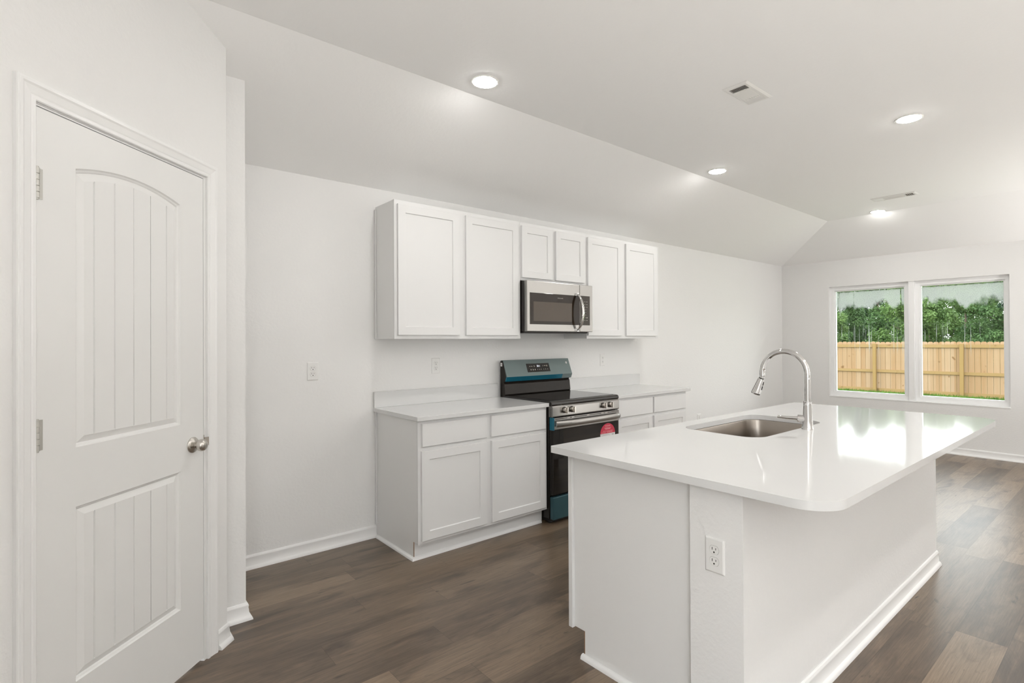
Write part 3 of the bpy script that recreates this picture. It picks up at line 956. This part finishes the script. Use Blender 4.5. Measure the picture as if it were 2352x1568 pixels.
for a, b in ((2.745, 2.874), (2.905, 2.921), (2.950, 3.091), (3.123, 3.259), (3.290, 3.306), (3.338, 3.472)):
    box(bm, a, b, RYF - .0042, RYF - .003, .7895, .7945)
obj('vent_slots', bm, 'slot_dark', dr)
bm = B(); rings = []
for k in range(31):
    u = -1 + 2 * k / 30
    y = RYF - .014 - .026 * (1 - u ** 4 * .55); x = RXC - .003 + u * .3620
    if abs(u) == 1: y = RYF - .022
    rings.append([(x, y + .0080 * math.cos(a), .7555 + .0225 * math.sin(a)) for a in [2 * math.pi * q / 14 for q in range(14)]])
loft(bm, rings)
for sx in (-1, 1): box(bm, RXC + sx * .352 - .012, RXC + sx * .352 + .012, RYF - .030, RYF - .003, .745, .766)
obj('handle', bm, 'stainless', dr, smooth=True, angle=50)
# warning sticker on the oven glass
bm = B(); n = 28
arc = [(3.342 + .0905 * math.cos(math.pi * k / n), RYF + .0002, .619 + .082 * math.sin(math.pi * k / n)) for k in range(n + 1)]
prism(bm, arc, (0, -.0007, 0))
st = obj('sticker', bm, 'sticker_red', dr)
obj('sticker_base', box(B(), 3.2515, 3.4325, RYF - .0005, RYF + .0002, .520, .619), 'sticker_pale', st)
text('sticker_lettering', 'FRIGIDAIRE', .0125, 'print_pink', st, face_M(3.342, RYF - .0008, .680))
marks('sticker_print', 'print_pink', st, [(3.342, .6640, .080, .0030), (3.342, .6555, .062, .0048), (3.342, .6390, .120, .0026), (3.365, .6290, .070, .0040), (3.290, .6270, .055, .0030)], lambda x, z: (x, RYF - .0004, z))
marks('sticker_small_print', 'print_grey', st, [(3.320, .610, .080, .0022), (3.405, .606, .022, .010), (3.320, .602, .095, .0018), (3.300, .590, .060, .0030)] + [(3.330, .578 - k * .012, .120, .002) for k in range(4)], lambda x, z: (x, RYF - .0004, z))
dwr = obj('storage_drawer', box(B(), RX0 + .003, RX1 - .003, RYF + .001, -.632, .034, .205), 'deep_teal_film', t, bevel=.006)
for x in (RX0 + .03, RX1 - .03):
    for y in (-.06, -.60):
        obj('foot', lathe(B(), [(.018, 0), (.018, .012), (.008, .014), (.008, .036)], Matrix.Translation((x, y, 0)), 16), 'black_matte', t)
obj('base_rail', box(B(), RX0 + .01, RX1 - .01, -.640, -.03, .012, .036), 'black_matte', t)

# ------------------------------------------------------------------ island
IX0, IX1 = 1.688, 4.030
IYB, IYW, IYF = -1.904, -2.531, -2.730
PWX = 1.664                               # end of the low wall stands a little proud of the cabinet end
bm = B(); box(bm, PWX, IX1, IYF, IYW, 0, CZ0)
struct('wall_island', bm, 'wall_paint')
trim('baseboard_island', [[(PWX, IYF - .0003), (IX1, IYF - .0003)]])
t = thing('island_cabinet', 'white island base cabinet backed by a low plastered wall', 'cabinet', ((IX0 + IX1) / 2, -2.22, 0))
bm = B()
for xa in (IX0 + .0005, IX1 - .0185):
    prism(bm, [(xa, y, z) for y, z in ((IYW + .0005, 0), (IYW + .0005, CZ0 - .0005), (IYB - .024, CZ0 - .0005), (IYB - .024, .118), (-1.990, .118), (-1.990, 0))], (.018, 0, 0))
box(bm, IX0 + .0185, IX1 - .0185, IYW + .0005, IYW + .012, .118, CZ0 - .0005)
box(bm, IX0 + .0185, IX1 - .0185, IYW + .012, IYB - .024, .118, .134)
obj('cabinet_box', bm, 'cabinet_side', t)
obj('face_frame', box(B(), IX0 - .014, IX1, IYB - .0232, IYB, .113, CZ0), 'cabinet_white', t, bevel=.0015)
for k in range(4):
    a = IX0 + .03 + k * .58
    d_ = shaker(a, a + .55, .135, .694, 0); bmesh.ops.rotate(d_, verts=d_.verts, cent=(a + .275, 0, .4), matrix=Matrix.Rotation(math.pi, 3, 'Z')); bmesh.ops.translate(d_, verts=d_.verts, vec=(0, IYB, 0))
    obj('door', d_, 'cabinet_white', t)
    d_ = flat_front(a, a + .55, .720, .866, 0); bmesh.ops.rotate(d_, verts=d_.verts, cent=(a + .275, 0, .4), matrix=Matrix.Rotation(math.pi, 3, 'Z')); bmesh.ops.translate(d_, verts=d_.verts, vec=(0, IYB, 0))
    obj('drawer_front', d_, 'cabinet_white', t)
obj('toe_kick', box(B(), IX0 + .0045, IX1 - .0045, -1.990, -1.986, 0, .117), 'raw_board', t)
obj('raw_panel_edge', box(B(), IX0 - .0004, IX0 + .004, -1.9900, -1.9855, .019, .1175), 'raw_board', t)
bm = B(); sweep(bm, [(IX0, IYW), (IX0, -1.978)][::-1], [(a, b) for a, b in SHOE]); obj('shoe_molding', bm, 'trim_white', t, smooth=True, angle=50)

SKX0, SKX1, SKY0, SKY1 = 2.462, 3.252, -2.388, -1.948
t = thing('island_countertop', 'large white quartz island countertop with rounded corners and sink cutout', 'countertop', (2.85, -2.43, CZ0))
hole = rrect(SKX0, SKX1, SKY0, SKY1, .095, 10)
bm = slab(B(), rrect(1.612, 4.098, -3.020, -1.852, [.115, .115, .012, .012], 12), [hole], CZ0, CZ1)
obj('slab', bm, 'quartz', t, bevel=.0022, smooth=True, angle=30)

t = thing('kitchen_sink', 'undermount stainless steel sink in the island countertop', 'sink', ((SKX0 + SKX1) / 2, -2.17, .66))
bm = B()
rings = []
for (i, z, r) in ((-.020, CZ0 - .0015, .10), (.004, CZ0 - .0015, .092), (.006, CZ0 - .006, .090), (.010, .76, .088), (.014, .705, .086), (.030, .688, .075), (.055, .683, .06)):
    rings.append([(x, y, z) for x, y in rrect(SKX0 + i, SKX1 - i, SKY0 + i, SKY1 - i, r, 10)])
loft(bm, rings, True, False, True)
o = obj('bowl', bm, 'sink_steel', t, smooth=True, angle=60)
bmm = o.modifiers.new('sheet', 'SOLIDIFY'); bmm.thickness = .0012; bmm.offset = -1
obj('drain', lathe(B(), [(.0, .6845), (.030, .6842), (.043, .6868), (.045, .6848), (.045, .6825)], Matrix.Translation(((SKX0 + SKX1) / 2, -2.12, 0)), 28, False), 'chrome', t, smooth=True)

FX, FY = 2.915, -2.428
t = thing('kitchen_faucet', 'chrome gooseneck pull-down faucet behind the island sink', 'faucet', (FX, FY, CZ1))
obj('base', lathe(B(), [(.0300, CZ1), (.0300, CZ1 + .005), (.0285, CZ1 + .008), (.0262, CZ1 + .020), (.0240, CZ1 + .045), (.0232, CZ1 + .075), (.0205, CZ1 + .120), (.0200, CZ1 + .140), (.0208, CZ1 + .143), (.0208, CZ1 + .147), (.016, CZ1 + .149)], Matrix.Translation((FX, FY, 0)), 36), 'chrome', t, smooth=True, angle=40)
bm = B()
pts = [(FX, FY, CZ1 + .14), (FX, FY, 1.10), (FX, FY, 1.17)]
RC = .1205; zc_ = 1.1995; yc_ = FY + RC
for k in range(0, 29):
    a = math.pi - math.radians(188) * k / 28
    pts.append((FX, yc_ + RC * math.cos(a), zc_ + RC * math.sin(a)))
tube(bm, pts, .0143, 20)
obj('spout', bm, 'chrome', t, smooth=True, angle=60)
end = Vector(pts[-1]); drn = (Vector((FX, end.y + .036, end.z - .090)) - end).normalized()
zax = drn; xax = Vector((1, 0, 0)); yax = zax.cross(xax)
HM = Matrix(((xax.x, yax.x, zax.x, end.x), (xax.y, yax.y, zax.y, end.y), (xax.z, yax.z, zax.z, end.z), (0, 0, 0, 1)))
hd = obj('spray_head', lathe(B(), [(.0128, -.002), (.0128, .016), (.0165, .018), (.0175, .022), (.0188, .040), (.0225, .075), (.0252, .100), (.0256, .107), (.0238, .110), (.0, .110)], HM, 32), 'chrome', t, smooth=True, angle=40)
obj('seal_ring', lathe(B(), [(.0131, .0125), (.0136, .0130), (.0136, .0165), (.0131, .0170)], HM, 28, False), 'black_matte', hd)
for a, b in ((.030, .052), (.056, .078)):
    bm = B(); ang = math.radians(77)
    for q in (0,):
        c_, s_ = math.cos(ang), math.sin(ang)
        for u0, u1 in ((a, b),):
            r0, r1 = .0188 + (u0 - .04) * .106, .0188 + (u1 - .04) * .106
            P = []
            for (u, r) in ((u0, r0), (u1, r1)):
                for w_ in (-.0045, .0045):
                    P.append(HM @ Vector((c_ * (r - .002) - s_ * w_, s_ * (r - .002) + c_ * w_, u)))
            prism(bm, [P[0], P[1], P[3], P[2]], HM.to_3x3() @ Vector((c_ * .0042, s_ * .0042, 0)))
    obj('spray_button', bm, 'black_plate', hd, bevel=.001)
hv = Vector((-.32, .93, .05)).normalized()
p0 = Vector((FX, FY, CZ1 + .052))
bm = B(); tube(bm, [p0, p0 + hv * .030, p0 + hv * .047, p0 + hv * .049], [.0195, .0195, .0185, .013], 24)
hb = obj('handle_hub', bm, 'chrome', t, smooth=True, angle=40)
bm = B(); tube(bm, [p0 + hv * .046, p0 + hv * .060, p0 + hv * .100 + Vector((0, 0, -.003)), p0 + hv * .142 + Vector((0, 0, -.002)), p0 + hv * .146 + Vector((0, 0, -.002))], [.0105, .0092, .0080, .0078, .005], 16)
obj('handle_lever', bm, 'chrome', hb, smooth=True, angle=50)

# ------------------------------------------------------------------ outlets


def outlet(label, M, style='duplex'):
    """built facing +z of M, x across, y up"""
    loc = M.translation.copy()
    t = thing('power_outlet', label, 'outlet', loc, 'white wall outlets')

    def put(bm):
        bmesh.ops.transform(bm, matrix=M, verts=bm.verts); return bm
    bm = B()
    rs = []
    for (i, z) in ((0, -.001), (0, .0015), (.0035, .0045), (.0060, .0055)):
        rs.append([(x, y, z) for x, y in rrect(-.0365 + i, .0365 - i, -.0600 + i, .0600 - i, .003, 3)])
    loft(bm, rs); obj('cover_plate', put(bm), 'plastic_white', t)
    if style == 'duplex':
        for yc in (.0195, -.0195):
            bm = B(); pts_ = []
            for k in range(36):
                a = 2 * math.pi * k / 36
                pts_.append((.0172 * math.cos(a), yc + max(-.0140, min(.0140, .0172 * math.sin(a))), .0052))
            ring_b = B(); prism(ring_b, [(x * 1.045, yc + (y - yc) * 1.05, .0052) for x, y, _ in pts_], (0, 0, .0006))
            prism(bm, pts_, (0, 0, .0014)); rc = obj('receptacle', put(bm), 'plastic_white', t)
            obj('surround_gap', put(ring_b), 'gap_grey', rc)
            bm = B()
            box(bm, -.0080, -.0058, yc - .0005, yc + .0085, .0062, .0070); box(bm, .0056, .0078, yc + .0008, yc + .0078, .0062, .0070)
            lathe(bm, [(.0030, .0062), (.0030, .0070)], Matrix.Translation((0, yc - .0075, 0)), 14)
            obj('slots', put(bm), 'slot_dark', rc)
        bm = B(); lathe(bm, [(.0028, .0052), (.0028, .0064)], Matrix(), 14); obj('screw', put(bm), 'plastic_white', t)
    else:
        bm = B(); box(bm, -.0165, .0165, -.0335, .0335, .0052, .0068); rc = obj('receptacle', put(bm), 'plastic_white', t, bevel=.0008)
        for yc in (.0200, -.0200):
            bm = B()
            box(bm, -.0080, -.0058, yc - .0005, yc + .0085, .0064, .0072); box(bm, .0056, .0078, yc + .0008, yc + .0078, .0064, .0072)
            lathe(bm, [(.0028, .0064), (.0028, .0072)], Matrix.Translation((0, yc - .0075, 0)), 14)
            obj('slots', put(bm), 'slot_dark', rc)
        bm = B(); box(bm, -.0080, .0080, .0010, .0055, .0060, .0078); box(bm, -.0080, .0080, -.0055, -.0010, .0060, .0078)
        obj('test_buttons', put(bm), 'plastic_white', rc)
    return t


def wallM(x, z): return Matrix.Translation((x, -.0005, z)) @ Matrix.Rotation(math.pi / 2, 4, 'X')


outlet('white duplex outlet on bare wall left of the base cabinet', wallM(1.1935, 1.190))
outlet('white duplex outlet above the backsplash left of the range', wallM(2.119, 1.195))
outlet('white rectangular outlet above the backsplash right of the range', wallM(4.030, 1.189), 'gfci')
outlet('white outlet low on the back wall, half hidden behind the island', wallM(5.772, .425))
outlet('white duplex outlet on the plastered end of the island', Matrix.Translation((PWX - .0005, -2.629, .6475)) @ Matrix(((0, 0, -1, 0), (-1, 0, 0, 0), (0, 1, 0, 0), (0, 0, 0, 1))))

# ------------------------------------------------------------------ ceiling lights and vents
LP = [(1.738, -1.195), (4.182, -1.188), (4.156, -2.576), (6.905, -1.585)]
LL = ['recessed ceiling light at far left, the largest in view', 'recessed ceiling light above the faucet, in line with the leftmost light',
      'recessed ceiling light highest on the right, right of the square vent', 'recessed ceiling light beside the narrow vent near the window wall']
first = None
for (x, y), lb in zip(LP, LL):
    if first is None:
        first = thing('ceiling_light', lb, 'light', (x, y, H1), 'recessed ceiling lights')
        M = Matrix.Translation((x, y, H1)) @ Matrix.Rotation(math.pi, 4, 'X')
        obj('trim_ring', lathe(B(), [(.067, -.002), (.079, -.002), (.079, .0015), (.076, .0040), (.067, .0046)], M, 40, False), 'vent_white', first, smooth=True)
        obj('lens', lathe(B(), [(.067, .001), (.067, .0046), (.058, .0072), (.040, .0092), (.020, .0100), (.0, .0103)], M, 40, False), 'lamp_lens', first, smooth=True)
        l0 = (x, y)
    else:
        dup(first, (x - l0[0], y - l0[1], 0), lb)


def vent(label, x0, x1, y0, y1, along_x):
    t = thing('ceiling_vent', label, 'vent', ((x0 + x1) / 2, (y0 + y1) / 2, H1), 'white ceiling registers')
    b = .026; z = H1
    bm = B(); rings = []
    for (i, zz) in ((0, z - .0005), (0, z - .002), (.012, z - .008), (b, z - .009), (b, z - .001)):
        rings.append([(x0 + i, y0 + i, zz), (x1 - i, y0 + i, zz), (x1 - i, y1 - i, zz), (x0 + i, y1 - i, zz)])
    loft(bm, rings, True, False, False); obj('frame', bm, 'vent_white', t)
    obj('shade_backing', box(B(), x0 + b - .002, x1 - b + .002, y0 + b - .002, y1 - b + .002, z - .0016, z - .0004), 'vent_shadow', t)  # flat dark sheet, its colour stands in for the shade behind the slats
    a0, a1, c0_, c1__ = (x0 + b, x1 - b, y0 + b, y1 - b) if along_x else (y0 + b, y1 - b, x0 + b, x1 - b)
    L_ = a1 - a0
    banks = [(a0, a0 + L_ * .22, 'cross', -1), (a0 + L_ * .25, a1 - L_ * .25, 'long', 0), (a1 - L_ * .22, a1, 'cross', 1)]

    def P(a, c, zz): return (a, c, zz) if along_x else (c, a, zz)
    for a in (a0 + L_ * .235, a1 - L_ * .235):
        bars = B(); prism(bars, [P(a - .004, c0_, z - .009), P(a + .004, c0_, z - .009), P(a + .004, c1__, z - .009), P(a - .004, c1__, z - .009)], (0, 0, .007))
        obj('divider', bars, 'vent_white', t)
    for p, q, kind, sgn in banks:
        bm = B()
        if kind == 'cross':
            n = 5; st_ = (q - p) / n
            for k in range(n):
                a = p + st_ * (k + .5); h = st_ * .36
                prism(bm, [P(a - h, c0_, z - (.003 if sgn > 0 else .009)), P(a + h, c0_, z - (.009 if sgn > 0 else .003)), P(a + h, c0_, z - (.0098 if sgn > 0 else .0038)), P(a - h, c0_, z - (.0038 if sgn > 0 else .0098))], Vector(P(0, c1__ - c0_, 0)))
        else:
            n = 8; st_ = (c1__ - c0_) / n
            for k in range(n):
                c = c0_ + st_ * (k + .5); h = st_ * .42
                prism(bm, [P(p, c - h, z - .003), P(p, c + h, z - .009), P(p, c + h, z - .0098), P(p, c - h, z - .0038)], Vector(P(q - p, 0, 0)))
        obj('louvre_bank', bm, 'vent_white', t)


vent('white slatted ceiling vent seen square-on between two lights', 2.845, 3.148, -2.146, -1.996, True)
vent('narrow white ceiling vent near the hip of the ceiling by the window', 6.236, 6.388, -2.100, -1.712, False)

# ------------------------------------------------------------------ outside: lawn, fence, woods
GZ = -0.335
bm = B(); box(bm, XW + .15, 90, -60, 60, GZ - .3, GZ)
struct('ground', bm, 'grass_green')
rnd = random.Random(3)
bm = B()
for k in range(5200):
    x = 19.82 - abs(rnd.gauss(0, .9)); y = rnd.uniform(-4.5, 6.5)
    h = rnd.uniform(.04, .12); a = rnd.uniform(0, 6.28); wd = rnd.uniform(.006, .013)
    dx, dy = math.cos(a) * wd, math.sin(a) * wd; lx_, ly_ = rnd.gauss(0, .03), rnd.gauss(0, .03)
    v = [bm.verts.new(p) for p in ((x - dx, y - dy, GZ), (x + dx, y + dy, GZ), (x + lx_, y + ly_, GZ + h))]
    bm.faces.new(v)
o = obj('lawn_grass', bm, 'grass_green'); tag(o, 'green grass growing along the foot of the wooden fence', 'grass', kind='stuff')

FXX = 20.0
t = thing('wooden_fence', 'pale new pine privacy fence outside the window', 'fence', (FXX, 1.3, GZ))
posts = [0.095 + 2.262 * k for k in range(-2, 4)]
for a, b in zip(posts, posts[1:]):
    bm = B(); n = 16; st_ = (b - a) / n
    for k in range(n):
        y0, y1 = a + k * st_ + .003, a + (k + 1) * st_ - .003
        zt_ = 1.298 + rnd.uniform(-.008, .008)
        prism(bm, [(FXX, y0, GZ + .02), (FXX, y1, GZ + .02), (FXX, y1, zt_ - .030), (FXX, y1 - .030, zt_), (FXX, y0 + .030, zt_), (FXX, y0, zt_ - .030)], (.016, 0, 0))
    obj('picket_panel', bm, 'pine_pickets', t)
    for z0, z1 in ((1.115, 1.215), (.305, .395)):
        obj('rail', box(B(), FXX - .04, FXX - .001, a, b, z0, z1), 'pine_rails', t)
    obj('bottom_board', box(B(), FXX - .02, FXX - .001, a, b, GZ + .01, GZ + .12), 'pine_rails', t)
for y in posts:
    obj('post', box(B(), FXX - .135, FXX - .042, y - .046, y + .046, GZ - .1, 1.235), 'pine_posts', t, bevel=.004)


def tree_meshes(seed, h, crown_w, trunk_r, leaf, n_leaf, clumps, low):
    r = random.Random(seed)
    bm = B()
    lean = (r.uniform(-.04, .04) * h, r.uniform(-.04, .04) * h)
    tube(bm, [(0, 0, 0), (lean[0] * .3, lean[1] * .3, h * .33), (lean[0] * .7, lean[1] * .7, h * .66), (lean[0], lean[1], h * .97)], [trunk_r, trunk_r * .8, trunk_r * .5, trunk_r * .12], 8)
    for k in range(7):
        z = h * r.uniform(.3, .85); a = r.uniform(0, 6.28); L_ = crown_w * r.uniform(.4, .75)
        tube(bm, [(lean[0] * z / h, lean[1] * z / h, z), (math.cos(a) * L_, math.sin(a) * L_, z + L_ * .45)], [trunk_r * .3, trunk_r * .08], 5)
    lm = B()
    cl = []
    for k in range(clumps):
        u = r.random(); z = h * (low + (1 - low) * u ** .85)
        wmax = crown_w * math.sin(math.pi * (.28 + .68 * (z / h - low) / (1 - low))) if low < .5 else crown_w * (1.05 - (z / h - low) / (1 - low) * .85)
        a = r.uniform(0, 6.28); q = wmax * math.sqrt(r.random())
        cl.append((math.cos(a) * q + lean[0] * z / h, math.sin(a) * q + lean[1] * z / h, z, r.uniform(.24, .46) * crown_w * .72))
    for k in range(n_leaf):
        c = cl[k % clumps]
        d = Vector((r.gauss(0, 1), r.gauss(0, 1), r.gauss(0, .75)))
        d = d.normalized() * (r.random() ** .4) * c[3]
        p = Vector(c[:3]) + d
        s = r.uniform(.026, .062)
        n_ = (d.normalized() + Vector((r.gauss(0, .6), r.gauss(0, .6), r.gauss(.4, .6)))).normalized()
        ax = n_.orthogonal().normalized(); ax = Matrix.Rotation(r.uniform(0, 6.28), 3, n_) @ ax; ay = n_.cross(ax)
        v = [lm.verts.new(p + ax * s * i + ay * s * j * .62) for i, j in ((-1, 0), (0, -1), (1.1, 0), (0, 1))]
        lm.faces.new(v)
    return bm, lm, leaf


kinds = [
    ('leafy_tree', 'bright green leafy tree in the woods behind the fence', 3.9, 1.25, .055, 'leaf_bright', 22000, 80, .03),
    ('leafy_tree', 'mid-green leafy tree in the woods behind the fence', 4.4, 1.35, .06, 'leaf_mid', 23000, 90, .03),
    ('pine_tree', 'dark green pointed evergreen in the woods behind the fence', 5.0, 1.15, .07, 'leaf_dark', 22000, 90, .03),
    ('pine_tree', 'tall thin bare-trunked pine in the woods behind the fence', 6.0, .95, .085, 'leaf_mid', 6000, 22, .62),
]
protos = []
for i, (nm, lb, h, cw, tr_, leaf, nl, nc, low) in enumerate(kinds):
    bm, lm, leaf = tree_meshes(11 + i, h, cw, tr_, leaf, nl, nc, low)
    r_ = thing(nm, lb, 'tree', (0, 0, 0), 'trees in the woods behind the fence')
    obj('trunk', bm, 'bark', r_); obj('foliage', lm, leaf, r_)
    protos.append(r_)
spots = []
rr = random.Random(5)
order = [0, 1, 0, 2, 1, 0, 1, 2, 0, 1, 2, 0]
q = 0
for X_, y0, y1, step, sc, ks in ((23.6, -3.6, 7.4, 2.95, .93, (0, 1, 0)), (26.8, -4.6, 8.6, 3.4, 1.05, (1, 2, 0, 1)), (30.4, -5.4, 10.2, 3.6, 1.18, (2, 0, 1)), (34.4, -4.2, 11.8, 3.9, 1.28, (1, 2, 0)), (38.6, -5.8, 13.5, 4.1, 1.38, (2, 1, 3, 1))):
    y = y0
    while y < y1:
        spots.append((ks[q % len(ks)], X_ + rr.uniform(-.25, .25), y + rr.uniform(-.2, .2), sc * rr.uniform(.94, 1.06))); q += 1; y += step
seen = set()
for k, x, y, s in spots:
    src = protos[k]
    if k not in seen:
        seen.add(k); o = src
    else:
        o = src.copy(); COL.objects.link(o)
        for ch in list(src.children):
            c = ch.copy(); COL.objects.link(c); c.parent = o
    o.location = (x, y, GZ); o.scale = (s, s, s * rr.uniform(.95, 1.05)); o.rotation_euler = (0, 0, rr.uniform(0, 6.28))
